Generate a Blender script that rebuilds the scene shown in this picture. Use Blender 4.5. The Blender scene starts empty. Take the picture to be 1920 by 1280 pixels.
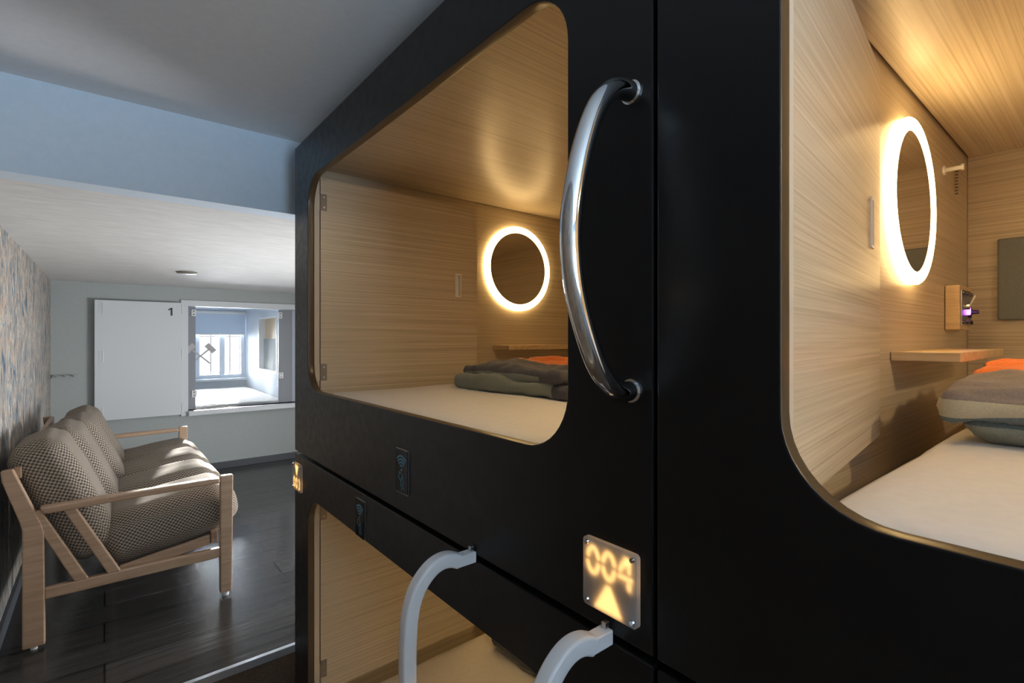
import bpy, bmesh, math, random
from mathutils import Vector, Matrix, noise
random.seed(7)
S = bpy.context.scene
COL = S.collection
R = math.radians
CZ = 1.53                      # eye height over the lower floor; z below is measured from the eye

# ------------------------------------------------------------------ camera
cd = bpy.data.cameras.new('camera'); cam = bpy.data.objects.new('camera', cd); COL.objects.link(cam)
cam.location = (0, 0, CZ); cam.rotation_euler = (R(90), 0, R(-39.2))
cd.sensor_width = 36; cd.lens = 937 / 1920 * 36; cd.shift_y = -5 / 1920; cd.clip_start = .01
S.camera = cam
# ------------------------------------------------------------------ colour management, world, daylight
S.view_settings.view_transform = 'Standard'; S.view_settings.look = 'None'
S.view_settings.exposure = 0; S.view_settings.gamma = 1; S.view_settings.use_curve_mapping = False
S.cycles.max_bounces = 10; S.cycles.diffuse_bounces = 5; S.cycles.glossy_bounces = 4
S.cycles.transparent_max_bounces = 12; S.cycles.sample_clamp_indirect = 6; S.cycles.use_denoising = True; S.cycles.caustics_reflective = False
W = bpy.data.worlds.new('world'); S.world = W; W.use_nodes = True
W.node_tree.nodes['Background'].inputs[0].default_value = (.80, .90, 1, 1)
W.node_tree.nodes['Background'].inputs[1].default_value = 1.7

def lamp(name, kind, loc, direction, energy, color, **kw):
    d = bpy.data.lights.new(name, kind); d.energy = energy; d.color = color
    for k, v in kw.items(): setattr(d, k, v)
    o = bpy.data.objects.new(name, d); COL.objects.link(o)
    o.location = (loc[0], loc[1], loc[2] + CZ)
    o.rotation_euler = Vector(direction).to_track_quat('-Z', 'Y').to_euler()
    return o
lamp('sun', 'SUN', (1, 12, 2), (-.20, -1, -.14), 32.0, (1, .95, .86), angle=R(1.5))
lamp('north_sky_glow', 'SUN', (1, 12, 3), (-.06, -1, -.12), 75, (.90, .95, 1), angle=R(50))      # bright sky in front of the loft window
lamp('skylight_south_window', 'AREA', (.45, -2.35, .15), (-.05, 1, .3), 30, (.55, .77, 1), shape='RECTANGLE', size=1.5, size_y=.7)
lamp('added_south_uplight', 'AREA', (.45, -2.9, -.36), (-.03, .62, .8), 330, (.60, .80, 1), shape='RECTANGLE', size=1.8, size_y=.5)  # added lamp under the sill, lifts bulkhead and ceiling without reaching the sofa
lamp('added_east_window_light', 'AREA', (2.60, 3.05, -.62), (-1, .16, .30), 88, (.97, .98, 1), shape='RECTANGLE', size=1.0, size_y=.75)  # lamp for the added east window, brightens the platform side

# ------------------------------------------------------------------ materials
def mat(name, color, rough=.5, metal=0, spec=.5, **kw):
    m = bpy.data.materials.new(name); m.use_nodes = True
    b = m.node_tree.nodes['Principled BSDF']
    b.inputs['Base Color'].default_value = (*color, 1); b.inputs['Roughness'].default_value = rough
    b.inputs['Metallic'].default_value = metal; b.inputs['Specular IOR Level'].default_value = spec
    for k, v in kw.items(): b.inputs[k].default_value = v
    return m
class G:
    def __init__(s, m): s.n = m.node_tree.nodes; s.l = m.node_tree.links; s.b = s.n['Principled BSDF']
    def add(s, t, **kw):
        n = s.n.new(t)
        for k, v in kw.items():
            if k in n.inputs.keys(): n.inputs[k].default_value = v
            else: setattr(n, k, v)
        return n
    def link(s, a, b): s.l.new(a, b)
    def coords(s, scale=(1, 1, 1), kind='Object'):
        t = s.add('ShaderNodeTexCoord'); mp = s.add('ShaderNodeMapping'); mp.inputs['Scale'].default_value = scale
        s.link(t.outputs[kind], mp.inputs[0]); return mp.outputs[0]
    def noise(s, vec, scale=5, detail=3, rough=.5, dist=0):
        n = s.add('ShaderNodeTexNoise'); n.inputs['Scale'].default_value = scale; n.inputs['Detail'].default_value = detail
        n.inputs['Roughness'].default_value = rough; n.inputs['Distortion'].default_value = dist
        s.link(vec, n.inputs['Vector']); return n.outputs['Fac']
    def ramp(s, fac, stops, interp='LINEAR'):
        r = s.add('ShaderNodeValToRGB'); r.color_ramp.interpolation = interp; e = r.color_ramp.elements
        while len(e) < len(stops): e.new(.5)
        for i, (p, c) in enumerate(stops): e[i].position = p; e[i].color = (*c, 1)
        s.link(fac, r.inputs[0]); return r.outputs[0]
    def bump(s, h, strength=.3, dist=.002):
        b = s.add('ShaderNodeBump'); b.inputs['Strength'].default_value = strength; b.inputs['Distance'].default_value = dist
        s.link(h, b.inputs['Height']); s.link(b.outputs[0], s.b.inputs['Normal'])
    def mix(s, fac, a, b, mode='MIX'):
        m = s.add('ShaderNodeMix', data_type='RGBA', blend_type=mode)
        for sock, v in ((m.inputs[0], fac), (m.inputs[6], a), (m.inputs[7], b)):
            if hasattr(v, 'is_output'): s.link(v, sock)
            else: sock.default_value = v if not isinstance(v, tuple) else (*v, 1)
        return m.outputs[2]

def grainy(name, scale, c0, c1, c2, rough, bump=.10):
    m = mat(name, c1, rough); g = G(m); v = g.coords(scale)
    f = g.noise(v, 1, 5, .62, .25)
    g.link(g.ramp(f, [(.30, c0), (.5, c1), (.68, c2)]), g.b.inputs['Base Color'])
    g.bump(f, bump, .0015); return m
LAM = ((.43, .35, .235), (.59, .50, .365), (.70, .61, .475))
M = {}
M['lam_x'] = grainy('pale_laminate_grain_along_x', (1.1, 170, 210), *LAM, .33)
M['lam_y'] = grainy('pale_laminate_grain_along_y', (170, 1.1, 210), *LAM, .38)
M['lam_edge'] = mat('pale_laminate_edge', (.60, .52, .40), .5)
M['beech'] = grainy('beech', (4, 60, 60), (.33, .21, .13), (.41, .27, .175), (.47, .32, .22), .42, .1)
M['shelf_wood'] = grainy('shelf_wood', (60, 4, 60), (.55, .38, .2), (.68, .5, .29), (.75, .58, .36), .4, .1)

m = M['black'] = mat('black_pod_lacquer', (.006, .006, .007), .34, spec=.3); g = G(m)
g.link(g.ramp(g.noise(g.coords((9, 9, 9)), 4, 4), [(.3, (.30,) * 3), (.7, (.42,) * 3)]), g.b.inputs['Roughness'])
M['rim'] = mat('dark_rim_edge', (.07, .05, .028), .3)
M['chrome'] = mat('chrome', (.80, .82, .84), .07, 1)
M['steel'] = mat('brushed_steel', (.55, .55, .56), .3, 1)
M['dark_metal'] = mat('dark_metal', (.12, .11, .10), .4, .8)
M['white_paint'] = mat('white_paint', (.74, .76, .78), .38)
M['ladder_white'] = mat('ladder_white', (.86, .87, .88), .25)
M['white_plastic'] = mat('white_plastic', (.8, .8, .79), .35)
def plaster(name, c, bump=.15, sc=(14, 14, 14)):
    m = mat(name, c, .8); g = G(m); f = g.noise(g.coords(sc), 3, 5, .6)
    g.link(g.ramp(f, [(.3, tuple(x * (.95 if bump < .3 else .84) for x in c)), (.7, c)]), g.b.inputs['Base Color']); g.bump(f, bump, .004); return m
M['ceiling'] = plaster('ceiling_paint', (.84, .85, .86), .05)
M['bulkhead'] = plaster('bulkhead_daylight_tinted_paint', (.68, .78, .88), .03)  # blue of the daylight put into the paint colour
M['ceiling_low'] = plaster('brushed_ceiling_paint', (.80, .79, .77), .45, (3, 14, 14))
M['wall_grey'] = plaster('grey_green_wall_paint', (.44, .47, .46), .06)
M['wall_white'] = plaster('white_wall_paint', (.72, .76, .80), .05)
M['loft_paint'] = plaster('pale_blue_grey_loft_paint', (.60, .66, .74), .05)
M['baseboard'] = mat('grey_baseboard', (.07, .075, .085), .5)
# wallpaper
m = M['wallpaper'] = mat('mottled_wallpaper', (.3, .3, .3), .55); g = G(m)
v = g.coords((5.5, 5.5, 2.2)); f = g.noise(v, 2.2, 8, .72, .9)
c = g.ramp(f, [(.30, (.02, .03, .05)), (.40, (.07, .12, .17)), (.46, (.34, .38, .38)), (.50, (.50, .30, .17)), (.54, (.62, .58, .50)), (.60, (.16, .22, .26)), (.68, (.48, .27, .13)), (.78, (.6, .55, .46))])
f2 = g.noise(g.coords((30, 30, 7)), 2, 5, .7, .5)
g.link(g.mix(g.ramp(f2, [(.45, (0, 0, 0)), (.62, (.7, .7, .7))]), c, (.05, .07, .09)), g.b.inputs['Base Color']); g.bump(f2, .3, .003)
# dark plank floor, boards along x
m = M['planks'] = mat('dark_oak_planks', (.05, .045, .04), .3); g = G(m)
br = g.add('ShaderNodeTexBrick', offset=.37, offset_frequency=2)
for k, val in (('Scale', 1), ('Brick Width', 1.25), ('Row Height', .19), ('Mortar Size', .004), ('Mortar Smooth', .1), ('Bias', -.2)): br.inputs[k].default_value = val
br.inputs['Color1'].default_value = (.036, .035, .035, 1); br.inputs['Color2'].default_value = (.062, .059, .058, 1); br.inputs['Mortar'].default_value = (.006, .006, .006, 1)
g.link(g.coords((1, 1, 1)), br.inputs['Vector'])
f = g.noise(g.coords((1.5, 26, 10)), 1.6, 6, .65, .6)
g.link(g.mix(.75, br.outputs['Color'], g.ramp(f, [(.3, (.45, .42, .4)), (.7, (1.25, 1.2, 1.15))]), 'MULTIPLY'), g.b.inputs['Base Color'])
g.link(g.ramp(f, [(.3, (.13,) * 3), (.7, (.24,) * 3)]), g.b.inputs['Roughness'])
bp = g.add('ShaderNodeBump'); bp.inputs['Strength'].default_value = .25; bp.inputs['Distance'].default_value = .002
g.link(f, bp.inputs['Height'])
bp2 = g.add('ShaderNodeBump', invert=True); bp2.inputs['Strength'].default_value = .8; bp2.inputs['Distance'].default_value = .002
g.link(br.outputs['Fac'], bp2.inputs['Height']); g.link(bp.outputs[0], bp2.inputs['Normal']); g.link(bp2.outputs[0], g.b.inputs['Normal'])
m = M['carpet'] = mat('brown_carpet', (.13, .085, .055), .95); g = G(m); f = g.noise(g.coords((160, 160, 160)), 2, 3)
g.link(g.ramp(f, [(.3, (.07, .045, .03)), (.7, (.20, .13, .085))]), g.b.inputs['Base Color']); g.bump(f, .8, .004)
M['aluminium'] = mat('aluminium_nosing', (.62, .66, .72), .35, .7)
# fabrics
def cloth(name, c, c2=None, sc=300, bump=.3, rough=.9):
    m = mat(name, c, rough); g = G(m); v = g.coords((sc, sc, sc)); f = g.noise(v, 1, 2)
    g.link(g.ramp(f, [(.3, c2 or tuple(x * .75 for x in c)), (.7, c)]), g.b.inputs['Base Color']); g.bump(f, bump, .001)
    g.b.inputs['Sheen Weight'].default_value = .15; return m
M['sheet'] = cloth('white_sheet', (.76, .73, .70), (.72, .69, .66), 60, .08)
M['loft_sheet'] = cloth('pale_grey_loft_cover', (.46, .45, .44), (.36, .35, .345), 60, .5)
M['orange'] = cloth('orange_cotton', (.80, .20, .025), (.66, .15, .02))
M['navy'] = cloth('charcoal_navy_cotton', (.085, .085, .105), (.055, .056, .072))
M['taupe'] = cloth('taupe_cotton', (.25, .21, .20), (.19, .165, .16))
M['sage'] = cloth('grey_green_cotton', (.27, .29, .25), (.21, .23, .19))
M['cream'] = cloth('cream_cotton', (.50, .46, .34), (.42, .39, .29))
M['bluegrey'] = cloth('blue_grey_ribbed_cotton', (.15, .20, .24), (.10, .14, .17))
M['bluegrey_dark'] = cloth('deep_blue_grey_cotton', (.10, .145, .17), (.075, .11, .13))
M['felt'] = cloth('grey_felt', (.24, .265, .275), (.17, .19, .20), 400, .4)
m = M['tweed'] = mat('brown_cream_houndstooth', (.2, .15, .1), .95); g = G(m)
uv = g.coords((1, 1, 1), 'UV')
ck = g.add('ShaderNodeTexChecker'); ck.inputs['Scale'].default_value = 105
ck.inputs['Color1'].default_value = (.42, .36, .28, 1); ck.inputs['Color2'].default_value = (.045, .032, .028, 1)
g.link(uv, ck.inputs['Vector'])
fz = g.noise(g.coords((230, 230, 230), 'UV'), 1, 2)
g.link(g.mix(g.ramp(fz, [(.35, (0, 0, 0)), (.65, (.55, .55, .55))]), ck.outputs['Color'], (.15, .115, .09)), g.b.inputs['Base Color'])
g.bump(ck.outputs['Fac'], .35, .002)
# glass, mirrors, light
def clear(name, tint=(1, 1, 1), gloss=.08):
    m = bpy.data.materials.new(name); m.use_nodes = True; nt = m.node_tree; nt.nodes.clear()
    o = nt.nodes.new('ShaderNodeOutputMaterial'); t = nt.nodes.new('ShaderNodeBsdfTransparent'); t.inputs[0].default_value = (*tint, 1)
    gl = nt.nodes.new('ShaderNodeBsdfGlossy'); gl.inputs['Roughness'].default_value = .02
    mx = nt.nodes.new('ShaderNodeMixShader'); mx.inputs[0].default_value = gloss
    nt.links.new(t.outputs[0], mx.inputs[1]); nt.links.new(gl.outputs[0], mx.inputs[2]); nt.links.new(mx.outputs[0], o.inputs[0]); return m
M['glass'] = clear('clear_glass')
M['mirror'] = mat('mirror_glass', (.80, .77, .72), .03, 1)
def glow(name, c, s):
    m = mat(name, (.8, .8, .75), .4); b = m.node_tree.nodes['Principled BSDF']
    b.inputs['Emission Color'].default_value = (*c, 1); b.inputs['Emission Strength'].default_value = s; return m
WARM = (1, .66, .27)
M['ring'] = glow('warm_led_ring', WARM, 11); M['ring_side'] = glow('warm_led_ring_edge', WARM, 6); M['downlight'] = glow('warm_added_light_lens', (1, .71, .35), 165)
M['ring_bright'] = glow('bright_warm_led_ring', WARM, 22); M['ring_side_bright'] = glow('bright_warm_led_ring_edge', WARM, 8); M['downlight_bright'] = glow('bright_warm_added_light_lens', (1, .74, .42), 460)
M['digit'] = glow('warm_led_digit', (1, .54, .16), 3.4)
m = M['acrylic'] = bpy.data.materials.new('frosted_acrylic'); m.use_nodes = True; nt = m.node_tree; nt.nodes.clear()
o_ = nt.nodes.new('ShaderNodeOutputMaterial'); tr = nt.nodes.new('ShaderNodeBsdfTranslucent'); tr.inputs[0].default_value = (.9, .88, .85, 1)
df = nt.nodes.new('ShaderNodeBsdfDiffuse'); df.inputs[0].default_value = (.42, .42, .44, 1)
mx = nt.nodes.new('ShaderNodeMixShader'); mx.inputs[0].default_value = .6
gl = nt.nodes.new('ShaderNodeBsdfGlossy'); gl.inputs['Roughness'].default_value = .15; mx2 = nt.nodes.new('ShaderNodeMixShader'); mx2.inputs[0].default_value = .06
nt.links.new(df.outputs[0], mx.inputs[1]); nt.links.new(tr.outputs[0], mx.inputs[2]); nt.links.new(mx.outputs[0], mx2.inputs[1]); nt.links.new(gl.outputs[0], mx2.inputs[2]); nt.links.new(mx2.outputs[0], o_.inputs[0])
M['reader_glass'] = mat('black_reader_glass', (.003, .003, .004), .12, spec=.2)
M['reader_blue'] = mat('blue_reader_print', (.06, .26, .40), .4)
M['purple_led'] = glow('purple_led', (.55, .12, 1), 6)
M['black_print'] = mat('dark_grey_print', (.05, .05, .055), .5)
M['loft_grey'] = mat('grey_loft_panel', (.30, .31, .34), .5)
M['decal_grey'] = mat('grey_decal', (.55, .53, .53), .6)
M['blind'] = mat('pale_blue_roller_blind', (.52, .64, .80), .8)
M['pvc'] = mat('white_pvc_frame', (.72, .78, .86), .35)
M['iron'] = mat('dark_iron_bar', (.08, .07, .07), .5, .5)
M['tan'] = mat('tan_panel', (.60, .44, .26), .6)
M['foot_rubber'] = mat('felt_foot', (.05, .045, .04), .8)
M['fixture'] = mat('bronze_fixture', (.25, .22, .18), .45, .3)

# ------------------------------------------------------------------ mesh helpers
def obj(name, bm, mats, parent=None, smooth=False, bevel=0, loc=None, seg=2):
    """one mesh object; vertices are in world space (z from the eye) and moved to the parent's / own origin"""
    off = Vector(parent['_o']) if parent is not None else Vector(loc or (0, 0, 0))
    if loc is not None and parent is not None: off = Vector(loc)
    for v in bm.verts: v.co -= off
    me = bpy.data.meshes.new(name); bmesh.ops.recalc_face_normals(bm, faces=bm.faces[:])
    if smooth:
        for f in bm.faces: f.smooth = True
    bm.to_mesh(me); bm.free()
    for m in (mats if isinstance(mats, (list, tuple)) else [mats]): me.materials.append(M[m] if isinstance(m, str) else m)
    o = bpy.data.objects.new(name, me); COL.objects.link(o)
    if parent is not None:
        o.parent = parent; o.location = off - Vector(parent['_o'])
    else: o.location = off + Vector((0, 0, CZ))
    o['_o'] = list(off)
    if bevel:
        b = o.modifiers.new('bevel', 'BEVEL'); b.width = bevel; b.segments = seg; b.limit_method = 'ANGLE'; b.angle_limit = R(40)
        b.use_clamp_overlap = True; b.harden_normals = False
    return o
def thing(name, label, cat, loc, group=None):
    o = bpy.data.objects.new(name, None); COL.objects.link(o); o.empty_display_size = .05
    o.location = (loc[0], loc[1], loc[2] + CZ); o['_o'] = list(loc); o['label'] = label; o['category'] = cat
    if group: o['group'] = group
    return o
def tag(o, label, cat, group=None):
    o['label'] = label; o['category'] = cat
    if group: o['group'] = group
    return o
def struct(name, bm, m, **kw):
    o = obj(name, bm, m, **kw); o['kind'] = 'structure'; return o
def box(bm, lo, hi, mi=0):
    x0, y0, z0 = lo; x1, y1, z1 = hi
    v = [bm.verts.new(p) for p in ((x0, y0, z0), (x1, y0, z0), (x1, y1, z0), (x0, y1, z0), (x0, y0, z1), (x1, y0, z1), (x1, y1, z1), (x0, y1, z1))]
    fs = [bm.faces.new([v[i] for i in q]) for q in ((0, 3, 2, 1), (4, 5, 6, 7), (0, 1, 5, 4), (1, 2, 6, 5), (2, 3, 7, 6), (3, 0, 4, 7))]
    for f in fs: f.material_index = mi
    return fs            # bottom, top, -y, +x, +y, -x
def bx(lo, hi, mi=0):
    bm = bmesh.new(); box(bm, lo, hi, mi); return bm
def prism(bm, pts, axis, a, b, mi=0):
    """polygon pts (2D) swept along axis from a to b"""
    def P(p, t): return {'x': (t, p[0], p[1]), 'y': (p[0], t, p[1]), 'z': (p[0], p[1], t)}[axis]
    A = [bm.verts.new(P(p, a)) for p in pts]; B = [bm.verts.new(P(p, b)) for p in pts]; n = len(pts)
    bm.faces.new(A).material_index = mi; bm.faces.new(B[::-1]).material_index = mi
    for i in range(n): bm.faces.new((A[i], B[i], B[(i + 1) % n], A[(i + 1) % n])).material_index = mi
def cyl(bm, c, d, r, h, n=24, r2=None, mi=0):
    """cylinder starting at c along d"""
    d = Vector(d).normalized(); u = d.orthogonal().normalized(); w = d.cross(u); c = Vector(c); r2 = r if r2 is None else r2
    A = []; B = []
    for i in range(n):
        a = 2 * math.pi * i / n; q = u * math.cos(a) + w * math.sin(a)
        A.append(bm.verts.new(c + q * r)); B.append(bm.verts.new(c + d * h + q * r2))
    bm.faces.new(A).material_index = mi; bm.faces.new(B[::-1]).material_index = mi
    for i in range(n): bm.faces.new((A[i], B[i], B[(i + 1) % n], A[(i + 1) % n])).material_index = mi
def smooth_path(pts, n=8):
    out = []; P = [Vector(p) for p in pts]
    for i in range(len(P) - 1):
        p0 = P[i - 1] if i else P[0] * 2 - P[1]; p1 = P[i]; p2 = P[i + 1]; p3 = P[i + 2] if i + 2 < len(P) else P[-1] * 2 - P[-2]
        for k in range(n):
            t = k / n
            out.append(.5 * ((2 * p1) + (p2 - p0) * t + (2 * p0 - 5 * p1 + 4 * p2 - p3) * t * t + (3 * p1 - p0 - 3 * p2 + p3) * t ** 3))
    return out + [P[-1]]
def sweep(bm, path, prof, side, scale=None, mi=0):
    """sweep profile (n,b) along a path lying in a plane whose normal is side"""
    side = Vector(side); rings = []
    for i, p in enumerate(path):
        t = (path[min(i + 1, len(path) - 1)] - path[max(i - 1, 0)]).normalized(); nn = side.cross(t).normalized()
        s = scale(i / (len(path) - 1)) if scale else 1
        rings.append([bm.verts.new(p + nn * a * s + side * b * s) for a, b in prof])
    k = len(prof)
    for A, B in zip(rings, rings[1:]):
        for j in range(k): bm.faces.new((A[j], A[(j + 1) % k], B[(j + 1) % k], B[j])).material_index = mi
    bm.faces.new(rings[0][::-1]).material_index = mi; bm.faces.new(rings[-1]).material_index = mi
def circle(r, n=20): return [(r * math.cos(2 * math.pi * i / n), r * math.sin(2 * math.pi * i / n)) for i in range(n)]
def rrect(a, b, r, k=5):
    out = []
    for cx, cy, a0 in ((a - r, b - r, 0), (-a + r, b - r, 90), (-a + r, -b + r, 180), (a - r, -b + r, 270)):
        for i in range(k + 1):
            t = R(a0 + 90 * i / k); out.append((cx + r * math.cos(t), cy + r * math.sin(t)))
    return out
def ribbon(bm, pts, w, org, u, v, nrm, th, closed=False, mi=0):
    """flat stroke of width w along 2D pts, raised th along nrm"""
    org, u, v, nrm = map(Vector, (org, u, v, nrm)); n = len(pts); P = [Vector((p[0], p[1])) for p in pts]; L = []; Rr = []
    for i in range(n):
        if closed: a, b = P[i - 1], P[(i + 1) % n]
        else: a, b = P[max(i - 1, 0)], P[min(i + 1, n - 1)]
        t = (b - a).normalized(); q = Vector((-t.y, t.x))
        k = 1.0
        if (closed or 0 < i < n - 1):
            t1 = (P[i] - a).normalized(); k = 1 / max(.5, abs(q.dot(Vector((-t1.y, t1.x)))))
        L.append(P[i] + q * w / 2 * k); Rr.append(P[i] - q * w / 2 * k)
    W3 = lambda p, h: bm.verts.new(org + u * p.x + v * p.y + nrm * h)
    A = [[W3(p, 0) for p in L], [W3(p, 0) for p in Rr], [W3(p, th) for p in L], [W3(p, th) for p in Rr]]
    for i in range(n if closed else n - 1):
        j = (i + 1) % n
        for q in ((A[2][i], A[2][j], A[3][j], A[3][i]), (A[0][i], A[1][i], A[1][j], A[0][j]), (A[0][i], A[0][j], A[2][j], A[2][i]), (A[1][i], A[3][i], A[3][j], A[1][j])):
            bm.faces.new(q).material_index = mi
    if not closed:
        for i in (0, n - 1): bm.faces.new((A[0][i], A[2][i], A[3][i], A[1][i])).material_index = mi
def flat_poly(bm, pts, org, u, v, nrm, th, mi=0):
    org, u, v, nrm = map(Vector, (org, u, v, nrm))
    A = [bm.verts.new(org + u * p[0] + v * p[1]) for p in pts]; B = [bm.verts.new(org + u * p[0] + v * p[1] + nrm * th) for p in pts]
    n = len(pts); bm.faces.new(A[::-1]).material_index = mi; bm.faces.new(B).material_index = mi
    for i in range(n): bm.faces.new((A[i], A[(i + 1) % n], B[(i + 1) % n], B[i])).material_index = mi
def soft(size, r, div, puff=(0, 0, 0), wr=0, wscale=6, seed=0, matf=None, xf=None, uvk=1, pinch=0, grain=None):
    """soft upholstered block centred at the origin: rounded, bulging, wrinkled, with UVs in metres"""
    a, b, c = (s / 2 for s in size); h = (a, b, c); bm = bmesh.new(); uvl = bm.loops.layers.uv.new('UVMap'); cache = {}
    nn = [max(2, int(s / div)) for s in size]
    def vert(ax, s, i, j):
        o = [k for k in range(3) if k != ax]; p = [0, 0, 0]; p[ax] = s
        p[o[0]] = -1 + 2 * i / nn[o[0]]; p[o[1]] = -1 + 2 * j / nn[o[1]]
        key = tuple(round(x, 5) for x in p)
        if key in cache: return cache[key], p
        q = Vector((p[0] * a, p[1] * b, p[2] * c)); rr = min(r, min(h) * .98)
        inner = Vector([max(-h[k] + rr, min(h[k] - rr, q[k])) for k in range(3)]); d = q - inner
        if d.length > 1e-9: q = inner + d.normalized() * rr
        for k in range(3):
            o2 = [m for m in range(3) if m != k]
            q[k] += puff[k] * p[k] * (1 - p[o2[0]] ** 4) * (1 - p[o2[1]] ** 4)
        if pinch: q.z *= 1 - pinch * (abs(p[0]) ** 6 + abs(p[1]) ** 6) * .5
        if wr:
            g_ = grain or (1, 1, 1)
            sp = Vector((q.x * g_[0], q.y * g_[1], q.z * g_[2])) * wscale + Vector((seed * 3.7, seed * 1.3, seed))
            n1 = noise.fractal(sp, 1.0, 2.1, 4); n2 = noise.noise(sp * .45)
            q += d.normalized() * 0 + Vector((p[0] * abs(p[0]) ** 3 * .6, p[1] * abs(p[1]) ** 3 * .6, p[2])) * wr * (n1 * .8 + n2 * .7)
        cache[key] = (bm.verts.new(q)); return cache[key], p
    for ax in range(3):
        o = [k for k in range(3) if k != ax]
        for s in (-1, 1):
            for i in range(nn[o[0]]):
                for j in range(nn[o[1]]):
                    vs = [vert(ax, s, *ij) for ij in ((i, j), (i + 1, j), (i + 1, j + 1), (i, j + 1))]
                    f = bm.faces.new([v for v, _ in vs]); f.smooth = True
                    for lp, (v, p) in zip(f.loops, vs): lp[uvl].uv = ((p[o[0]] * h[o[0]] + p[ax] * .013) * uvk, (p[o[1]] * h[o[1]]) * uvk)
                    if matf: f.material_index = matf(Vector([sum(p[k] for _, p in vs) / 4 * h[k] for k in range(3)]), ax, s)
    if xf is not None: bmesh.ops.transform(bm, matrix=xf, verts=bm.verts[:])
    return bm
def T(x, y, z): return Matrix.Translation((x, y, z))

# ------------------------------------------------------------------ key dimensions (z from the eye)
X0 = .55                        # plane of the pod fronts
ZF, ZP, ZL, ZC = -1.53, -1.34, .51, .81      # lower floor, platform, low ceiling, main ceiling
XW, XE, YS, YB, YN = -.363, 2.47, -2.0, 2.154, 5.9
YSTEP = 2.31

# ------------------------------------------------------------------ setting
struct('floor', bx((XW - .1, YSTEP, ZP - .15), (XE, YN, ZP)), 'planks')
struct('floor_carpet', bx((XW - .1, YS - .1, ZF - .1), (XE, YSTEP - .012, ZF)), 'carpet')
struct('trim_1', bx((XW, YSTEP - .012, ZF), (XE, YSTEP, ZP - .028)), 'carpet')                 # carpeted riser
bm = bmesh.new(); box(bm, (XW, YSTEP - .016, ZP - .028), (XE, YSTEP, ZP + .003)); box(bm, (XW, YSTEP, ZP + .0005), (XE, YSTEP + .004, ZP + .003))
struct('trim_2', bm, 'aluminium')
struct('ceiling', bx((XW - .1, YS - .1, ZC), (XE, YB + .1, ZC + .1)), 'ceiling')
struct('wall_bulkhead', bx((XW, YB, ZL), (XE, YB + .1, ZC)), 'bulkhead')
struct('ceiling_low', bx((XW - .1, YB + .1, ZL), (XE, YN + .1, ZL + .1)), 'ceiling_low')
struct('wall_west', bx((XW - .1, YS - .1, ZF), (XW, YN + .1, ZC)), 'wallpaper')
EY0, EY1, EZ0, EZ1 = 2.52, 3.58, -1.02, -.22
bm = bmesh.new()
box(bm, (XE, YS - .1, ZF), (XE + .1, EY0, ZC)); box(bm, (XE, EY1, ZF), (XE + .1, YN + .1, ZC)); box(bm, (XE, EY0, ZF), (XE + .1, EY1, EZ0)); box(bm, (XE, EY0, EZ1), (XE + .1, EY1, ZC))
struct('wall_east', bm, 'wall_white')
w3 = bpy.data.objects.new('window_added_east', None); COL.objects.link(w3); w3.location = (XE + .05, 3.05, EZ0 + CZ); w3['_o'] = [XE + .05, 3.05, EZ0]; w3['kind'] = 'structure'  # unseen window added behind the pods to bring in daylight
bm = bmesh.new(); f = .04
box(bm, (XE + .03, EY0, EZ0), (XE + .08, EY0 + f, EZ1)); box(bm, (XE + .03, EY1 - f, EZ0), (XE + .08, EY1, EZ1)); box(bm, (XE + .03, EY0 + f, EZ0), (XE + .08, EY1 - f, EZ0 + f)); box(bm, (XE + .03, EY0 + f, EZ1 - f), (XE + .08, EY1 - f, EZ1))
sh_ = obj('sash', bm, 'pvc', w3, bevel=.003)
obj('pane', bx((XE + .052, EY0 + f, EZ0 + f), (XE + .058, EY1 - f, EZ1 - f)), 'glass', sh_)
struct('wall_light_block', bx((.72, 1.975, ZF), (XE - .001, YB - .001, ZC - .001)), 'wall_grey')  # unseen wall added to keep east window light off the main ceiling
# far wall with the loft opening
OX0, OX1, OZ0, OZ1 = .645, 1.78, -.715, .325
bm = bmesh.new()
box(bm, (XW, YN, ZP - .1), (XE, YN + .1, OZ0)); box(bm, (XW, YN, OZ1), (XE, YN + .1, ZL)); box(bm, (XW, YN, OZ0), (OX0, YN + .1, OZ1)); box(bm, (OX1, YN, OZ0), (XE, YN + .1, OZ1))
struct('wall_north', bm, 'wall_grey')
struct('baseboard_north', bx((XW + .016, YN - .016, ZP), (XE, YN, ZP + .07)), 'baseboard', bevel=.003)
struct('baseboard_west', bx((XW, YSTEP, ZP), (XW + .016, YN, ZP + .07)), 'baseboard', bevel=.003)
# white casing round the opening and its sill
bm = bmesh.new()
box(bm, (OX0 - .06, YN - .022, OZ1), (OX1 + .06, YN, OZ1 + .06)); box(bm, (OX0 - .06, YN - .022, OZ0 - .05), (OX0, YN, OZ1)); box(bm, (OX1, YN - .022, OZ0 - .05), (OX1 + .06, YN, OZ1))
struct('trim_3', bm, 'white_paint', bevel=.003)
struct('trim_4', bx((OX0, YN - .06, OZ0 - .05), (OX1, YN + .1, OZ0)), 'white_paint', bevel=.004)
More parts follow.
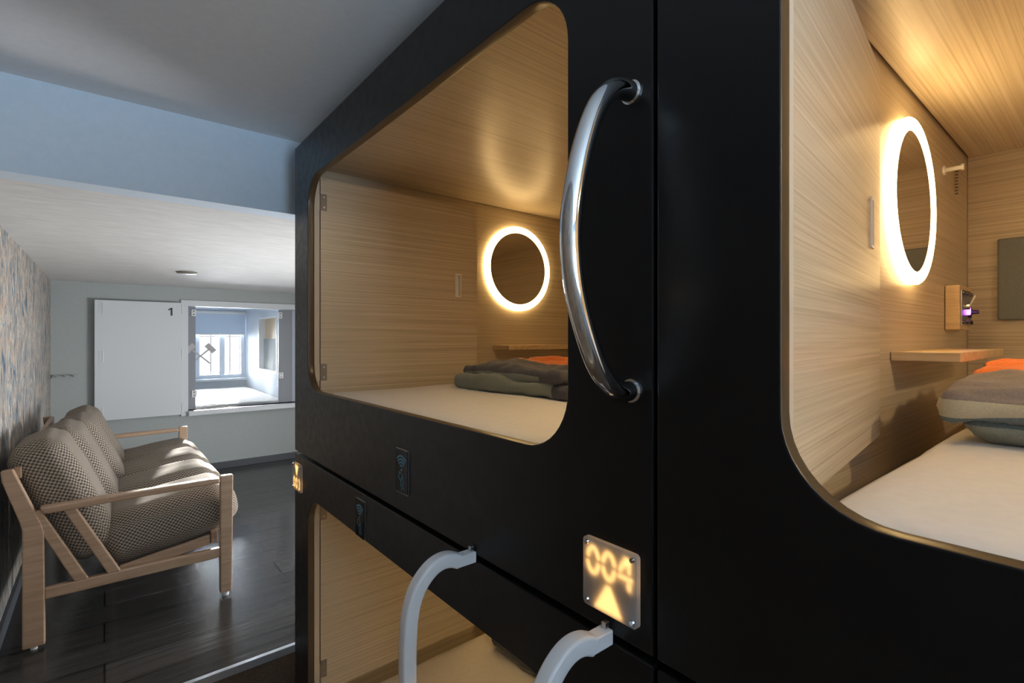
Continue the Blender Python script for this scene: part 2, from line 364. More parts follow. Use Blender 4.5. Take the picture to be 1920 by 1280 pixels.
# loft room behind the opening
NX0, NX1, NY1, NZ0, NZ1 = .30, 1.66, 8.42, -.86, .425
struct('floor_loft', bx((NX0 - .1, YN + .1, NZ0 - .1), (NX1 + .5, NY1 + .1, NZ0)), 'loft_paint')
struct('ceiling_loft', bx((NX0 - .1, YN + .1, NZ1), (NX1 + .5, NY1 + .1, NZ1 + .1)), 'loft_paint')
struct('wall_loft_west', bx((NX0 - .1, YN + .1, NZ0), (NX0, NY1, NZ1)), 'loft_paint')
bm = bmesh.new(); RY0, RY1, RZ0, RZ1 = 6.66, 7.60, -.43, .29          # recess in the loft's east wall
box(bm, (NX1, YN + .1, NZ0), (NX1 + .1, RY0, NZ1)); box(bm, (NX1, RY1, NZ0), (NX1 + .1, NY1, NZ1)); box(bm, (NX1, RY0, NZ0), (NX1 + .1, RY1, RZ0)); box(bm, (NX1, RY0, RZ1), (NX1 + .1, RY1, NZ1))
struct('wall_loft_east', bm, 'loft_paint')
WX0, WX1, WZ0, WZ1 = .70, 1.635, -.56, .30
bm = bmesh.new()
box(bm, (NX0 - .1, NY1, NZ0), (NX1 + .1, NY1 + .12, WZ0)); box(bm, (NX0 - .1, NY1, WZ1), (NX1 + .1, NY1 + .12, NZ1 + .1)); box(bm, (NX0 - .1, NY1, WZ0), (WX0, NY1 + .12, WZ1)); box(bm, (WX1, NY1, WZ0), (NX1 + .1, NY1 + .12, WZ1))
struct('wall_loft_north', bm, 'loft_paint')
w1 = bpy.data.objects.new('window_1', None); COL.objects.link(w1); w1.location = (1.17, NY1 + .04, WZ0 + CZ); w1['_o'] = [1.17, NY1 + .04, WZ0]; w1['kind'] = 'structure'
def sash(x0, x1, z0, z1, y, f=.035):
    bm = bmesh.new()
    box(bm, (x0, y, z0), (x0 + f, y + .05, z1)); box(bm, (x1 - f, y, z0), (x1, y + .05, z1)); box(bm, (x0 + f, y, z0), (x1 - f, y + .05, z0 + f)); box(bm, (x0 + f, y, z1 - f), (x1 - f, y + .05, z1))
    return bm
for a, b in ((WX0, 1.03), (1.03, 1.35), (1.35, WX1)):
    s = obj('sash', sash(a, b, WZ0, WZ1, NY1 + .03), 'pvc', w1, bevel=.003)
    obj('pane', bx((a + .035, NY1 + .05, WZ0 + .035), (b - .035, NY1 + .056, WZ1 - .035)), 'glass', s)
bm = bmesh.new(); cyl(bm, (1.37, NY1 + .03, -.26), (0, -1, 0), .012, .02, 12); box(bm, (1.362, NY1 - .004, -.34), (1.378, NY1 + .012, -.25)); obj('window_handle', bm, 'white_plastic', w1)
obj('sill', bx((NX0, NY1 - .12, WZ0 - .05), (NX1, NY1, WZ0 - .02)), 'pvc', w1, bevel=.004)
# window grille outside
gr = thing('window_grille', 'dark iron bars outside the bright loft window', 'window bars', (1.17, NY1 + .16, WZ0))
bm = bmesh.new()
bm.free()
for z in (WZ0 + .06, .03): obj('crossbar', bx((WX0 - .02, NY1 + .155, z), (WX1 + .02, NY1 + .165, z + .010)), 'iron', gr)
for x in (.78, .93, 1.075, 1.225, 1.475, 1.61): obj('bar', (lambda b: (cyl(b, (x, NY1 + .16, WZ0 - .02), (0, 0, 1), .007, WZ1 - WZ0, 8), b)[1])(bmesh.new()), 'iron', gr)
bl = thing('roller_blind', 'pale blue roller blind half lowered over the loft window', 'blind', (1.17, NY1 - .02, .06))
obj('blind_cloth', bx((WX0 - .05, NY1 - .026, .075), (NX1 - .012, NY1 - .022, .37)), 'blind', bl)
bm = bmesh.new(); cyl(bm, (WX0 - .05, NY1 - .03, .388), (1, 0, 0), .022, NX1 - .012 - WX0 + .05, 20); obj('roller', bm, 'white_plastic', bl, smooth=False)
obj('bottom_bar', bx((WX0 - .05, NY1 - .030, .06), (NX1 - .012, NY1 - .018, .078)), 'white_plastic', bl, bevel=.003)
# bed platform in the loft
lm = soft((NX1 - NX0 - .03, 2.15, .155), .03, .05, (0, 0, .006), .006, 5, 3, xf=T((NX0 + NX1) / 2, YN + .15 + 1.10, NZ0 + .082))
tag(obj('loft_mattress', lm, 'loft_sheet', loc=((NX0 + NX1) / 2, 7, NZ0), smooth=True), 'pale grey covered mattress filling the bright loft behind the opening', 'mattress')
lc = thing('wall_alcove', 'recessed cabinet with tan and grey panels in the white loft wall', 'alcove', (NX1 + .05, 7.13, RZ0))  # panelled recess built in place of the rounded opening
bm = bmesh.new(); e = .02
box(bm, (NX1 - .004, RY0, RZ0), (NX1 + .2, RY0 + e, RZ1)); box(bm, (NX1 - .004, RY1 - e, RZ0), (NX1 + .2, RY1, RZ1)); box(bm, (NX1 - .004, RY0 + e, RZ0), (NX1 + .2, RY1 - e, RZ0 + e)); box(bm, (NX1 - .004, RY0 + e, RZ1 - e), (NX1 + .2, RY1 - e, RZ1))
obj('alcove_frame', bm, 'white_paint', lc)
obj('upper_panel', bx((NX1 + .08, RY0 + e, .0), (NX1 + .2, RY1 - e, RZ1 - e)), 'tan', lc)
obj('lower_panel', bx((NX1 + .06, RY0 + e, RZ0 + e), (NX1 + .2, RY1 - e, 0)), 'felt', lc)
# grey loft side panels, white clips, glass pane with hammers
PY = YN + .1015
gp = thing('glass_screen', 'clear glass screen with grey crossed hammers between grey panels in the loft opening', 'glass screen', (1.1, PY, OZ0))
obj('grey_panel', bx((OX0 + .001, PY, OZ0 + .001), (.722, PY + .03, OZ1 - .001)), 'loft_grey', gp, bevel=.002)
obj('grey_panel', bx((1.515, PY, OZ0 + .001), (OX1 - .001, PY + .03, OZ1 - .001)), 'loft_grey', gp, bevel=.002)
obj('glass_pane', bx((.722, PY + .012, OZ0 + .02), (1.515, PY + .020, OZ1 - .02)), 'glass', gp)
for x, z in ((.705, .265), (.708, -.56), (1.53, .262), (1.54, -.41)):
    c = obj('clip', bx((x - .022, PY - .012, z - .035), (x + .022, PY - .0005, z + .035)), 'white_plastic', gp, bevel=.004)
    for dz in (-.016, .016):
        bm = bmesh.new(); cyl(bm, (x, PY - .012, z + dz), (0, -1, 0), .006, .003, 10); obj('screw', bm, 'dark_metal', c)
bm = bmesh.new(); ex, vz, ny = (1, 0, 0), (0, 0, 1), (0, -1, 0)
for s in (-1, 1):
    org = (.765, PY + .0115 - (.0125 if s < 0 else .0), -.185)
    q = lambda x, z: (s * x, z)
    ribbon(bm, [q(-.085, -.07), q(.075, .075)], .014, org, ex, vz, ny, .001 + (.0006 if s > 0 else 0))
    ribbon(bm, [q(.055, .125), q(.125, .050)], .052, org, ex, vz, ny, .001 + (.0006 if s > 0 else 0))
obj('hammer_decal', bm, 'decal_grey', gp)
# white hinged shutter beside the opening
sh = thing('shutter_door', 'white wooden shutter numbered 1, folded open on the grey wall beside the loft', 'shutter', (.26, YN - .04, -.74))
obj('leaf', bx((-.07, YN - .058, -.742), (.583, YN - .030, .352)), 'white_paint', sh, bevel=.003)
for z in (-.68, -.20, .29): obj('spacer', bx((.50, YN - .030, z - .05), (.56, YN - .0005, z + .05)), 'white_paint', sh)
for z in (.29, -.15, -.68): obj('hinge', (lambda b: (cyl(b, (.592, YN - .05, z - .045), (0, 0, 1), .008, .09, 10), b)[1])(bmesh.new()), 'white_plastic', sh)
for z in (.28, -.16, -.67):
    bm = bmesh.new(); box(bm, (-.035, YN - .061, z - .05), (-.012, YN - .0585, z + .05)); cyl(bm, (-.012, YN - .061, z - .05), (0, 0, 1), .004, .1, 8); obj('strap_hinge', bm, 'white_paint', sh)
bm = bmesh.new(); flat_poly(bm, [(-.004, -.040), (.012, -.040), (.012, .036), (.000, .036), (-.022, .020), (-.022, .008), (-.004, .018)], (.50, YN - .0582, .265), ex, vz, ny, .0008)
obj('number', bm, 'black_print', sh)['label'] = 'dark grey numeral 1'
# hook rail in the far corner, cover on the low ceiling
hk = thing('hook_rail', 'small grey hook rail low on the grey wall near the wallpaper corner', 'hook rail', (-.25, YN - .01, -.33))
obj('rail', bx((-.355, YN - .012, -.345), (-.19, YN - .0005, -.315)), 'wall_grey', hk, bevel=.002)
for x in (-.33, -.27, -.215): obj('hook', (lambda b: (cyl(b, (x, YN - .012, -.33), (0, -1, .3), .006, .04, 8), b)[1])(bmesh.new()), 'steel', hk)
cl = thing('ceiling_cover', 'flat round bronze cover on the low brushed ceiling', 'ceiling fitting', (.487, 4.53, ZL))
bm = bmesh.new(); cyl(bm, (.487, 4.53, ZL - .0005), (0, 0, -1), .072, .012, 32, .062); obj('rim', bm, 'fixture', cl)
bm = bmesh.new(); cyl(bm, (.487, 4.53, ZL - .0125), (0, 0, -1), .045, .004, 32, .040); obj('centre_plate', bm, 'steel', cl)
# wall behind the camera with its window
SX0, SX1, SZ0, SZ1 = -.30, 1.35, -.20, .70
bm = bmesh.new()
box(bm, (XW, YS - .1, ZF), (XE, YS, SZ0)); box(bm, (XW, YS - .1, SZ1), (XE, YS, ZC)); box(bm, (XW, YS - .1, SZ0), (SX0, YS, SZ1)); box(bm, (SX1, YS - .1, SZ0), (XE, YS, SZ1))
struct('wall_south', bm, 'wall_white')
w2 = bpy.data.objects.new('window_2', None); COL.objects.link(w2); w2.location = (.48, YS - .05, SZ0 + CZ); w2['_o'] = [.48, YS - .05, SZ0]; w2['kind'] = 'structure'
for a, b in ((SX0, .485), (.485, SX1)):
    s = obj('sash', sash(a, b, SZ0, SZ1, YS - .075, .04), 'pvc', w2, bevel=.003)
    obj('pane', bx((a + .04, YS - .055, SZ0 + .04), (b - .04, YS - .049, SZ1 - .04)), 'glass', s)

# ------------------------------------------------------------------ sleeping pods
PIT = 1.575                     # pod pitch along the row
U = (0, -1, 0); V = (0, 0, 1); N = (-1, 0, 0)
def front_panel(y0, y1, z0, z1, h, r=.10, k=10, th=.023):
    """black board with a rounded opening; slot 0 lacquer, slot 1 rim"""
    bm = bmesh.new(); hy0, hy1, hz0, hz1 = h
    oc = [(y1, z1), (y0, z1), (y0, z0), (y1, z0)]
    arcs = []
    for (cy, cz, a0) in ((hy1 - r, hz1 - r, 0), (hy0 + r, hz1 - r, 90), (hy0 + r, hz0 + r, 180), (hy1 - r, hz0 + r, 270)):
        arcs.append([(cy + r * math.cos(R(a0 + 90 * i / k)), cz + r * math.sin(R(a0 + 90 * i / k))) for i in range(k + 1)])
    both = []
    for x in (X0, X0 + th):
        O = [bm.verts.new((x, *p)) for p in oc]; A = [[bm.verts.new((x, *p)) for p in a] for a in arcs]
        for c in range(4):
            for i in range(k): bm.faces.new((O[c], A[c][i], A[c][i + 1]))
            n = (c + 1) % 4; bm.faces.new((O[c], A[c][-1], A[n][0], O[n]))
        both.append((O, sum(A, [])))
    (O1, I1), (O2, I2) = both
    for c in range(4): bm.faces.new((O1[c], O1[(c + 1) % 4], O2[(c + 1) % 4], O2[c]))
    n = len(I1)
    for i in range(n):
        f = bm.faces.new((I1[i], I2[i], I2[(i + 1) % n], I1[(i + 1) % n])); f.material_index = 1; f.smooth = True
    return bm
def pod(label, dy, zb, zt, hz, fz, cz, leaf_ang=None, leaf_z=None, inside=True):
    y0, y1 = .386 + dy, 1.961 + dy - .006
    zb_i, zt_i = zb + .004, zt - .004
    p = thing('sleeping_pod', label, 'sleeping pod', (1.47, (y0 + y1) / 2, zb), 'sleeping pods in the row')
    hy = (.54 + dy, 1.803 + dy)
    fp = obj('front_panel', front_panel(y0, y1, zb_i, zt_i, (*hy, *hz)), ['black', 'rim'], p, bevel=.0025)
    xa, xb = X0 + .0235, 2.38
    for ya, yb, face in ((y1 - .026, y1, 2), (y0, y0 + .026, 4)):
        bm = bmesh.new(); fs = box(bm, (xa, ya, zb_i), (xb + .03, yb, zt_i), 1); fs[face].material_index = 0
        obj('side_wall', bm, ['lam_x', 'black'], p)
    ya, yb = y0 + .027, y1 - .027
    bm = bmesh.new(); fs = box(bm, (xb, ya, zb_i), (xb + .03, yb, zt_i), 1); fs[5].material_index = 0; obj('back_wall', bm, ['lam_y', 'black'], p)
    bm = bmesh.new(); box(bm, (xa, ya + .006, cz), (xb - .004, yb - .006, cz + .018)); obj('ceiling_panel', bm, 'lam_x', p)
    bm = bmesh.new(); box(bm, (xa, ya, zt_i - .02), (xb - .001, yb, zt_i)); obj('roof', bm, 'black', p)
    bm = bmesh.new(); box(bm, (xa, ya + .001, zb_i), (xb - .001, yb - .001, fz)); obj('bed_base', bm, 'lam_edge', p)
    if leaf_ang is not None:
        # jamb strip the door is hung on
        obj('jamb', bx((xa + .0005, hy[1] + .004, leaf_z[0]), (.592, hy[1] + .022, leaf_z[1])), 'lam_edge', p)
        a = R(leaf_ang); hp = (.600, hy[1] + .018); w = .685
        z0, z1 = leaf_z
        # recess for the pull: the leaf is built round it
        px0, px1, pz0, pz1 = w - .115, w - .085, z0 + .385, z0 + .485
        lb = bmesh.new(); fsz = []
        for (xl, xh, zl, zh) in ((0, px0, z0, z1), (px1, w, z0, z1), (px0, px1, z0, pz0), (px0, px1, pz1, z1)):
            box(lb, (hp[0] + xl, hp[1], zl), (hp[0] + xh, hp[1] + .018, zh))
        bmesh.ops.remove_doubles(lb, verts=lb.verts[:], dist=1e-5)
        seen = {}
        for f in lb.faces: seen.setdefault(tuple(round(c, 4) for c in f.calc_center_median()), []).append(f)
        bmesh.ops.delete(lb, geom=[f for v in seen.values() if len(v) > 1 for f in v], context='FACES')
        d = obj('door', lb, 'lam_x', p, loc=(*hp, 0)); d.rotation_euler = (0, 0, a)
        def sub(name, bm, m, **kw): return obj(name, bm, m, d, **kw)
        bm = bmesh.new(); e = .006; X = hp[0]; Y = hp[1]
        for (xl, xh, zl, zh) in ((px0, px0 + e, pz0, pz1), (px1 - e, px1, pz0, pz1), (px0 + e, px1 - e, pz0, pz0 + e), (px0 + e, px1 - e, pz1 - e, pz1)):
            box(bm, (X + xl, Y - .002, zl), (X + xh, Y + .012, zh))
        box(bm, (X + px0, Y + .012, pz0), (X + px1, Y + .016, pz1)); sub('recessed_pull', bm, 'white_plastic')
        for z in (z0 + .085, z1 - .085):
            bm = bmesh.new(); cyl(bm, (X - .004, Y - .002, z - .03), (0, 0, 1), .0045, .06, 10)
            box(bm, (X, Y - .0015, z - .03), (X + .022, Y - .0002, z + .03)); sub('hinge', bm, 'fixture')
            for q in (-.018, .018):
                bm = bmesh.new(); cyl(bm, (X + .012, Y - .0015, z + q), (0, -1, 0), .0035, .001, 10); sub('screw', bm, 'steel')
    return p, (ya, yb, y0, y1)
OPU = (-.178, .557); OPL = (-1.283, -.550)
pUL, bUL = pod('upper black sleeping pod with chrome handle and round glowing mirror, nearest the sofa', 0, -.4165, .712, OPU, -.315, .640, 0, (-.205, .575))
pUR, bUR = pod('upper black sleeping pod at right with felt panel and white peg inside', -PIT, -.4165, .712, OPU, -.315, .640, 7, (-.205, .575))
pLL, bLL = pod('lower black sleeping pod behind the white ladder', 0, ZF, -.4205, OPL, -1.425, -.470, 0, (-1.27, -.535))
pLR, bLR = pod('lower black sleeping pod at the bottom right corner, under the pod with the felt panel', -PIT, ZF, -.4205, OPL, -1.425, -.470)

def shelf(p, wall_y, z=-.030):
    bm = bmesh.new(); box(bm, (1.45, wall_y - .127, z - .022), (2.06, wall_y - .001, z)); s = obj('shelf', bm, 'shelf_wood', p, bevel=.002)
shelf(pUL, bUL[1]); shelf(pUR, bUR[1])
# fittings in the right-hand pod
wy = bUR[1]
bm = bmesh.new(); box(bm, (2.02, wy - .035, .028), (2.20, wy - .0005, .165)); cbx = obj('control_box', bm, 'shelf_wood', pUR, bevel=.003)
fpl = obj('face_plate', bx((2.035, wy - .038, .042), (2.185, wy - .0352, .152)), 'steel', cbx, bevel=.001)
for x in (2.045, 2.11, 2.175):
    for z in (.052, .142): bm = bmesh.new(); cyl(bm, (x, wy - .038, z), (0, -1, 0), .006, .005, 10); obj('screw', bm, 'dark_metal', cbx)
bm = bmesh.new(); cyl(bm, (2.075, wy - .038, .10), (0, -1, 0), .010, .012, 14); cyl(bm, (2.075, wy - .048, .10), (.1, -.3, .8), .004, .036, 10, .005); obj('toggle_lever', bm, 'chrome', cbx)
bm = bmesh.new(); cyl(bm, (2.14, wy - .038, .085), (0, -1, 0), .018, .006, 20); cyl(bm, (2.14, wy - .044, .085), (0, -1, 0), .008, .018, 14, .006); obj('port', bm, 'black_print', cbx)
bm = bmesh.new(); cyl(bm, (2.115, wy - .038, .088), (0, -1, 0), .013, .007, 16); obj('indicator_light', bm, 'purple_led', cbx)['label'] = 'purple glowing light'
bm = bmesh.new(); cyl(bm, (2.0, wy, .517), (0, -1, 0), .014, .006, 16); cyl(bm, (2.0, wy - .006, .517), (0, -1, 0), .0065, .036, 14); cyl(bm, (2.0, wy - .042, .517), (0, -1, 0), .0095, .007, 14); obj('peg', bm, 'white_plastic', pUR)
bm = bmesh.new()
for i in range(9):
    z = .475 + i * .0105; ribbon(bm, [(0, 0), (.05, .012)], .004, (2.165, wy - .0006, z), (1, 0, 0), V, (0, -1, 0), .0005)
obj('vent_slots', bm, 'black_print', pUR)
obj('felt_panel', bx((2.380 - .022, -.62, .064), (2.380 - .0005, .275, .340)), 'felt', pUR, bevel=.006)
# chrome bow handle on the left upper pod
HY = .418
pts = [(.549, .3300), (.525, .3290), (.503, .318), (.478, .290), (.455, .240), (.438, .180), (.431, .125), (.437, .065), (.455, .012), (.479, -.034), (.505, -.060), (.527, -.069), (.549, -.0695)]
bm = bmesh.new(); sweep(bm, smooth_path([(x, HY, z) for x, z in pts], 8), circle(.0135, 28), (0, 1, 0)); hd = obj('grab_handle', bm, 'chrome', pUL, smooth=True)
for z in (.330, -.0695): bm = bmesh.new(); cyl(bm, (X0 - .0003, HY, z), (-1, 0, 0), .0165, .004, 28, .0158); obj('flange', bm, 'chrome', hd)

# ------------------------------------------------------------------ lit mirrors
def mirror(label, y, zc, hi='', group='round lit mirrors in the pods'):
    t = thing('lit_mirror', label, 'mirror', (1.605, y, zc), group)
    prof = [(.2100, .0010), (.2100, .0150), (.2070, .0185), (.1800, .0185), (.1780, .0170), (.1780, .0010)]; bm = bmesh.new(); n = 72; rings = []
    for i in range(n):
        a = 2 * math.pi * i / n; rings.append([bm.verts.new((1.605 + r * math.cos(a), y - h, zc + r * math.sin(a))) for r, h in prof])
    for i in range(n):
        A, B = rings[i], rings[(i + 1) % n]
        for j in range(len(prof)): bm.faces.new((A[j], A[(j + 1) % 6], B[(j + 1) % 6], B[j])).material_index = 0 if 0 < j < 4 else 1
    obj('light_ring', bm, ['ring' + hi, 'ring_side' + hi], t, smooth=False)['label'] = 'glowing warm white ring'
    bm = bmesh.new(); cyl(bm, (1.605, y - .001, zc), (0, -1, 0), .1775, .014, 72); obj('mirror_glass', bm, 'mirror', t)
mirror('round mirror with warm glowing ring above the shelf, seen full in the middle pod', bUL[1], .349)
mirror('round mirror with warm glowing ring seen narrow beside the white peg', bUR[1], .349, '_bright')
mirror('round mirror with warm glowing ring inside the lower pod', bLL[1], -.758)

def downlight(label, y, z, hi=''):  # added lamps, hidden from view, that warm the pod interiors
    t = thing('added_pod_light', label, 'added light', (1.02, y, z), 'added downlights in the pod ceilings')
    bm = bmesh.new(); n = 40; prof = [(.064, 0), (.064, .006), (.060, .009), (.052, .009), (.052, 0)]; rings = []
    for i in range(n):
        a = 2 * math.pi * i / n; rings.append([bm.verts.new((1.02 + r * math.cos(a), y + r * math.sin(a), z - .0005 - h)) for r, h in prof])
    for i in range(n):
        for j in range(5): bm.faces.new((rings[i][j], rings[i][(j + 1) % 5], rings[(i + 1) % n][(j + 1) % 5], rings[(i + 1) % n][j]))
    obj('trim_ring', bm, 'steel', t)
    bm = bmesh.new(); cyl(bm, (1.02, y, z - .0005), (0, 0, -1), .051, .005, 40); obj('lens', bm, 'downlight' + hi, t)
downlight('added unseen warm downlight in the ceiling of the middle pod, behind the chrome handle', .66, .640)
downlight('added unseen warm downlight in the ceiling of the right pod', .66 - PIT, .640, '_bright')
downlight('added unseen warm downlight in the ceiling of the lower pod', .66, -.470)

# ------------------------------------------------------------------ mattresses and duvets
def mattress(label, dy, ztop, zbase):
    y0, y1 = .386 + dy + .04, 1.815 + dy; th = ztop - zbase - .001
    bm = soft((1.775, y1 - y0, th), .045, .03, (0, 0, .010), .003, 4, dy, xf=T(.590 + .8875, (y0 + y1) / 2, zbase + .001 + th / 2))
    o = obj('mattress', bm, 'sheet', loc=(1.48, (y0 + y1) / 2, zbase), smooth=True); tag(o, label, 'mattress', 'mattresses in the pods')
mattress('white sheeted mattress under the navy and orange duvet in the middle pod', 0, -.190, -.315)
mattress('white sheeted mattress in the right pod with the felt panel', -PIT, -.190, -.315)
mattress('white sheeted mattress in the lower pod behind the ladder', 0, -1.300, -1.425)
def fold(t, name, size, c, mats, matf, seed, rot=0, tilt=0, wr=.013, puff=(.0, .0, .012)):
    xf = T(*c) @ Matrix.Rotation(R(rot), 4, 'Z') @ Matrix.Rotation(R(tilt), 4, 'Y')
    return obj(name, soft(size, size[2] * .46, .011, puff, wr, 12, seed, matf, xf, grain=(1.4, .7, 1.6)), mats, t, smooth=True)
zt = -.171
d1 = thing('folded_duvet', 'folded navy duvet with orange top on the middle pod mattress', 'duvet', (1.33, 1.3, zt), 'folded duvets on the pod beds')
fold(d1, 'bottom_fold', (.62, .60, .044), (1.325, 1.30, zt + .018), ['sage', 'navy'], lambda q, a, s: 1 if q.y < -.22 else 0, 1, 1.5, 0)
fold(d1, 'top_fold', (.60, .57, .046), (1.330, 1.295, zt + .056), ['navy', 'orange', 'sage'], lambda q, a, s: (1 if q.x > -.13 else 0) if q.z > .020 else (2 if q.y > -.17 and q.z < .012 else 0), 2, -2, -2, .020)
d2 = thing('folded_duvet', 'folded blue grey duvet with cream and orange on the right pod mattress', 'duvet', (1.43, -.1, zt), 'folded duvets on the pod beds')
fold(d2, 'bottom_fold', (.60, .60, .058), (1.475, -.115, zt + .024), ['bluegrey_dark', 'sage'], lambda q, a, s: 1 if q.z < -.010 else 0, 4, 0, 0, .011)
def mf2(q, a, s):
    if q.z > .028: return 1 if q.x > -.10 else 2
    if q.z > .012: return 2
    if q.z > -.014: return 3
    return 0
fold(d2, 'top_fold', (.64, .62, .062), (1.480, -.095, zt + .074), ['bluegrey', 'orange', 'taupe', 'cream'], mf2, 6, 1, -3, .020, (0, 0, .008))
zt2 = -1.281
d3 = thing('folded_duvet', 'folded dark duvet on the lower pod mattress', 'duvet', (1.56, 1.35, zt2), 'folded duvets on the pod beds')
fold(d3, 'bottom_fold', (.60, .62, .062), (1.555, 1.39, zt2 + .030), ['navy', 'sage'], lambda q, a, s: 1 if q.z < -.02 else 0, 8, 2)
fold(d3, 'top_fold', (.58, .60, .070), (1.56, 1.385, zt2 + .088), ['navy', 'orange'], lambda q, a, s: 1 if (q.z > .012 and q.x > 0) else 0, 9, -2, 0, .016)

# ------------------------------------------------------------------ signs and card readers
def oval(cx, cy, a, b, n=28): return [(cx + a * math.cos(2 * math.pi * i / n), cy + b * math.sin(2 * math.pi * i / n)) for i in range(n)]
def sign(label, yc, zc, digits, arrow_up):
    t = thing('number_sign', label, 'sign', (X0, yc, zc), 'lit number signs on the pods'); w = .0475; hh = .049
    bm = bmesh.new(); flat_poly(bm, rrect(w, hh, .006, 5), (X0 - .0005, yc, zc), U, V, N, .0075); obj('acrylic_plate', bm, 'acrylic', t)
    org = (X0 - .0042, yc, zc); bm = bmesh.new(); dz = .019 if arrow_up else -.022
    k_ = 1.28 if arrow_up else 1.15
    for i, ch in enumerate(digits):
        cx = -.0285 + i * .0285
        q = lambda pts: [(cx + x * k_, dz + y * k_) for x, y in pts]
        if ch == '0':
            for a0 in (8, 188): ribbon(bm, q([(.0078 * math.cos(R(a0 + 164 * k / 14)), .0140 * math.sin(R(a0 + 164 * k / 14))) for k in range(15)]), .0068, org, U, V, N, .0008)
        elif ch == '4':
            ribbon(bm, q([(.005, -.017), (.005, -.008)]), .0068, org, U, V, N, .0008); ribbon(bm, q([(.005, .001), (.005, .016), (.002, .016), (-.008, .001)]), .0058, org, U, V, N, .0008)
            ribbon(bm, q([(-.010, -.0045), (.010, -.0045)]), .0060, org, U, V, N, .0008)
        else:
            for s in (1, -1): ribbon(bm, q([(.0065 * math.cos(R(150 - 230 * k / 12)), s * (.008 + .007 * math.sin(R(150 - 230 * k / 12)))) for k in range(13)]), .0058, org, U, V, N, .0008)
    tri = [(-.027, -.046), (.024, -.046), (.003, -.008), (-.004, -.008)] if arrow_up else [(-.004, .008), (.004, .008), (.020, .043), (-.020, .043)]
    flat_poly(bm, tri, org, U, V, N, .0008)
    obj('lit_number', bm, 'digit', t)['label'] = 'glowing amber number and arrow'
    for sy in (-1, 1):
        for sz in (-1, 1):
            bm = bmesh.new(); cyl(bm, (X0 - .008, yc + sy * .040, zc + sz * .0415), (-1, 0, 0), .0042, .0028, 16, .0030); obj('screw', bm, 'chrome', t)
sign('glowing amber sign reading 004 with an up arrow, above the ladder', .4525, -.335, '004', True)
sign('small glowing amber sign with a down arrow at the far end of the pods', 1.905, -.503, '003', False)
def reader(label, yc, zc):
    t = thing('card_reader', label, 'card reader', (X0, yc, zc), 'card readers on the pods')
    bm = bmesh.new(); flat_poly(bm, rrect(.0315, .0525, .003, 3), (X0 - .0003, yc, zc), U, V, N, .0030); obj('bezel', bm, 'steel', t)
    bm = bmesh.new(); flat_poly(bm, rrect(.0300, .0510, .003, 3), (X0 - .0034, yc, zc), U, V, N, .0012); obj('glass', bm, 'reader_glass', t)
    org = (X0 - .0047, yc, zc); bm = bmesh.new()
    for rr in (.010, .0175, .025, .0325): ribbon(bm, [(rr * math.cos(R(45 + 90 * k / 12)), .004 + rr * math.sin(R(45 + 90 * k / 12))) for k in range(13)], .0042, org, U, V, N, .0003)
    flat_poly(bm, oval(0, .003, .0034, .0034, 14), org, U, V, N, .0003)
    obj('signal_symbol', bm, 'reader_blue', t)
    bm = bmesh.new()   # hand holding a card
    ribbon(bm, [(-.010, -.002), (.004, -.008), (-.002, -.022), (-.015, -.016)], .0018, org, U, V, N, .0003, True)
    ribbon(bm, [(.004, -.010), (.009, -.020), (.006, -.030), (.012, -.042)], .0022, org, U, V, N, .0003)
    ribbon(bm, [(-.004, -.022), (-.002, -.034), (.002, -.044)], .0022, org, U, V, N, .0003)
    obj('hand_symbol', bm, 'reader_blue', t)
reader('black card reader with blue signal arcs, below the middle pod opening', 1.083, -.314)
reader('black card reader with blue signal arcs, above the lower pod opening', 1.3335, -.4955)

# ------------------------------------------------------------------ ladder
ld = thing('ladder', 'white ladder with curved rails hooked on the black pods', 'ladder', (.41, .626, ZF))
prof = rrect(.0130, .0125, .005, 4)
for y in (.791, .4605):
    pts = [(.512, -.415), (.497, -.4085), (.480, -.4065), (.462, -.411), (.445, -.4225), (.430, -.4400), (.420, -.462), (.4135, -.49), (.411, -.525), (.410, -.58), (.410, -.8), (.410, -1.15), (.410, ZF + .012)]
    bm = bmesh.new(); sweep(bm, smooth_path([(x, y, z) for x, z in pts], 6), prof, (0, 1, 0)); rl = obj('rail', bm, 'ladder_white', ld, smooth=True)
    em = rl.modifiers.new('split', 'EDGE_SPLIT'); em.split_angle = R(50)
    bm = bmesh.new(); box(bm, (.505, y - .0105, -.426), (.5495, y + .0105, -.405)); br_ = obj('hook_bracket', bm, 'ladder_white', rl, bevel=.002)
    bm = bmesh.new(); box(bm, (.5400, y - .004, -.405), (.5495, y + .004, -.396)); obj('locking_tab', bm, 'steel', rl, bevel=.001)
    bm = bmesh.new(); box(bm, (.389, y - .020, ZF + .0005), (.431, y + .020, ZF + .03)); obj('foot', bm, 'foot_rubber', ld, bevel=.003)
for z in (-.80, -1.04, -1.28):
    bm = bmesh.new(); box(bm, (.388, .4605 + .0125, z - .011), (.432, .791 - .0125, z + .011)); obj('rung', bm, 'ladder_white', ld, bevel=.004)

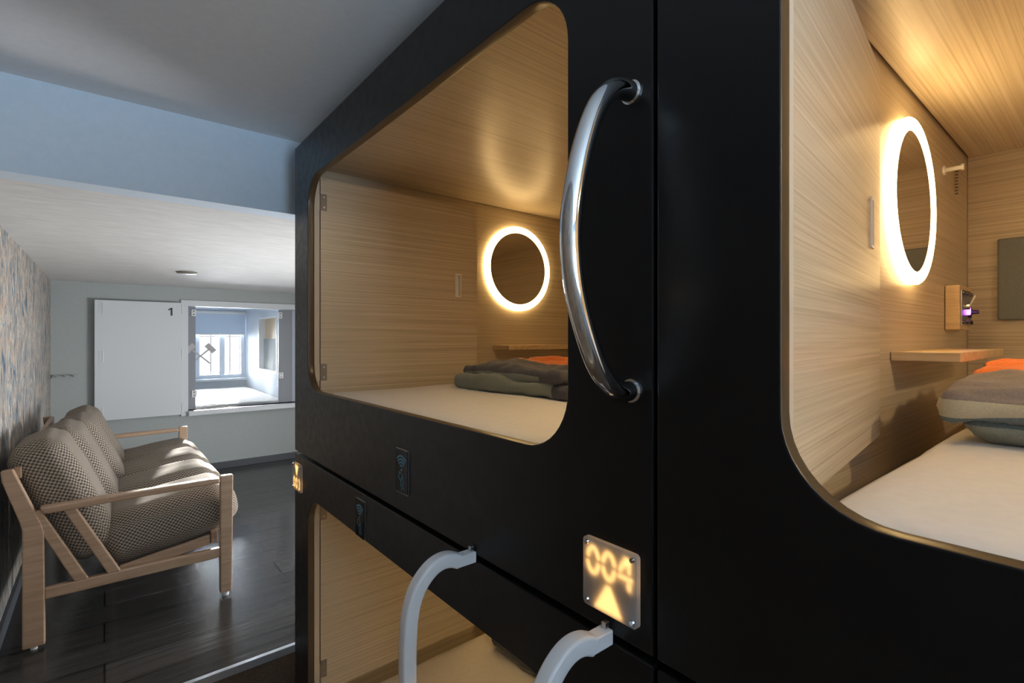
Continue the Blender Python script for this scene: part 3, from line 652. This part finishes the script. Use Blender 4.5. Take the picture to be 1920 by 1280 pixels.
# ------------------------------------------------------------------ sofa
SA, SB = 2.965, 4.86            # outer faces of the two end frames
sf = thing('sofa', 'beech framed sofa with houndstooth cushions against the mottled wallpaper', 'sofa', (.12, (SA + SB) / 2, ZP))
def sframe(ya, yb):
    def add(name, pts, a=ya, b=yb, bev=.005):
        bm = bmesh.new(); prism(bm, pts, 'y', a, b); return obj(name, bm, 'beech', sf, bevel=bev)
    bl_ = add('leg', [(-.272, ZP + .012), (-.200, ZP + .012), (-.203, -.84), (-.212, -.80), (-.300, -.552), (-.338, -.556), (-.333, -.60), (-.280, -.78), (-.272, -.82)])
    fl_ = add('leg', [(.466, ZP + .018), (.520, ZP + .018), (.526, -.718), (.522, -.713), (.470, -.713), (.466, -.718)])
    for x, r in ((-.236, .012), (.493, .016)):
        bm = bmesh.new(); cyl(bm, (x, (ya + yb) / 2, ZP), (0, 0, 1), r, .0185, 16); obj('foot_glide', bm, 'white_plastic', bl_ if x < 0 else fl_)
    d = .008
    add('armrest', [(-.205, -.762), (.465, -.748), (.465, -.724), (.42, -.720), (-.19, -.728), (-.218, -.728)], ya - d, yb + d, .008)
    add('side_rail', [(-.202, -1.135), (.466, -1.135), (.466, -1.085), (-.202, -1.085)], ya + .004, yb - .004)
    m_ = .004
    add('strut', [(-.255, -.745), (-.213, -.745), (-.055, -1.086), (-.105, -1.086)], ya + m_, yb - m_)
    add('strut', [(-.142, -.756), (-.100, -.755), (.060, -1.086), (.012, -1.086)], ya + m_, yb - m_)
sframe(SA, SA + .036); sframe(SB - .036, SB)
# seat frame slung between the ends
ia, ib = SA + .037, SB - .037
for (x, z) in ((.43, -1.035), (.02, -1.100)):
    bm = bmesh.new(); box(bm, (x, ia, z - .03), (x + .03, ib, z + .03)); obj('cross_rail', bm, 'beech', sf, bevel=.004)
for ya in (ia, ib - .022): bm = bmesh.new(); prism(bm, [(.055, -1.125), (.425, -1.065), (.425, -1.018), (.055, -1.075)], 'y', ya, ya + .022); obj('seat_rail', bm, 'beech', sf, bevel=.003)
bm = bmesh.new(); box(bm, (-.300, ia, -.60), (-.276, ib, -.55)); obj('back_rail', bm, 'beech', sf, bevel=.004)
n = 4; cw = (ib - ia) / n
for i in range(n):
    yc = ia + cw * (i + .5)
    xf = T(.262, yc, -.935) @ Matrix.Rotation(R(-9.5), 4, 'Y')
    o = obj('seat_cushion', soft((.59, cw - .006, .215), .088, .016, (.016, 0, .026), .005, 6, i, xf=xf), 'tweed', sf, smooth=True, loc=(.262, yc, -.935))
    dx = (0, .045, .090, .105)[i]                                  # the cushions have slid forward unevenly
    xf = T(-.140 + dx, yc, -.735 - (0, .018, .034, .036)[i]) @ Matrix.Rotation(R(-23), 4, 'Y')
    o = obj('back_cushion', soft((.190, cw - .010, .58), .062, .016, (.018, 0, .014), .005, 6, i + 9, xf=xf), 'tweed', sf, smooth=True, loc=(-.14 + dx, yc, -.735))
# tidy: internal helper values off the objects
for o in bpy.data.objects:
    if '_o' in o: del o['_o']
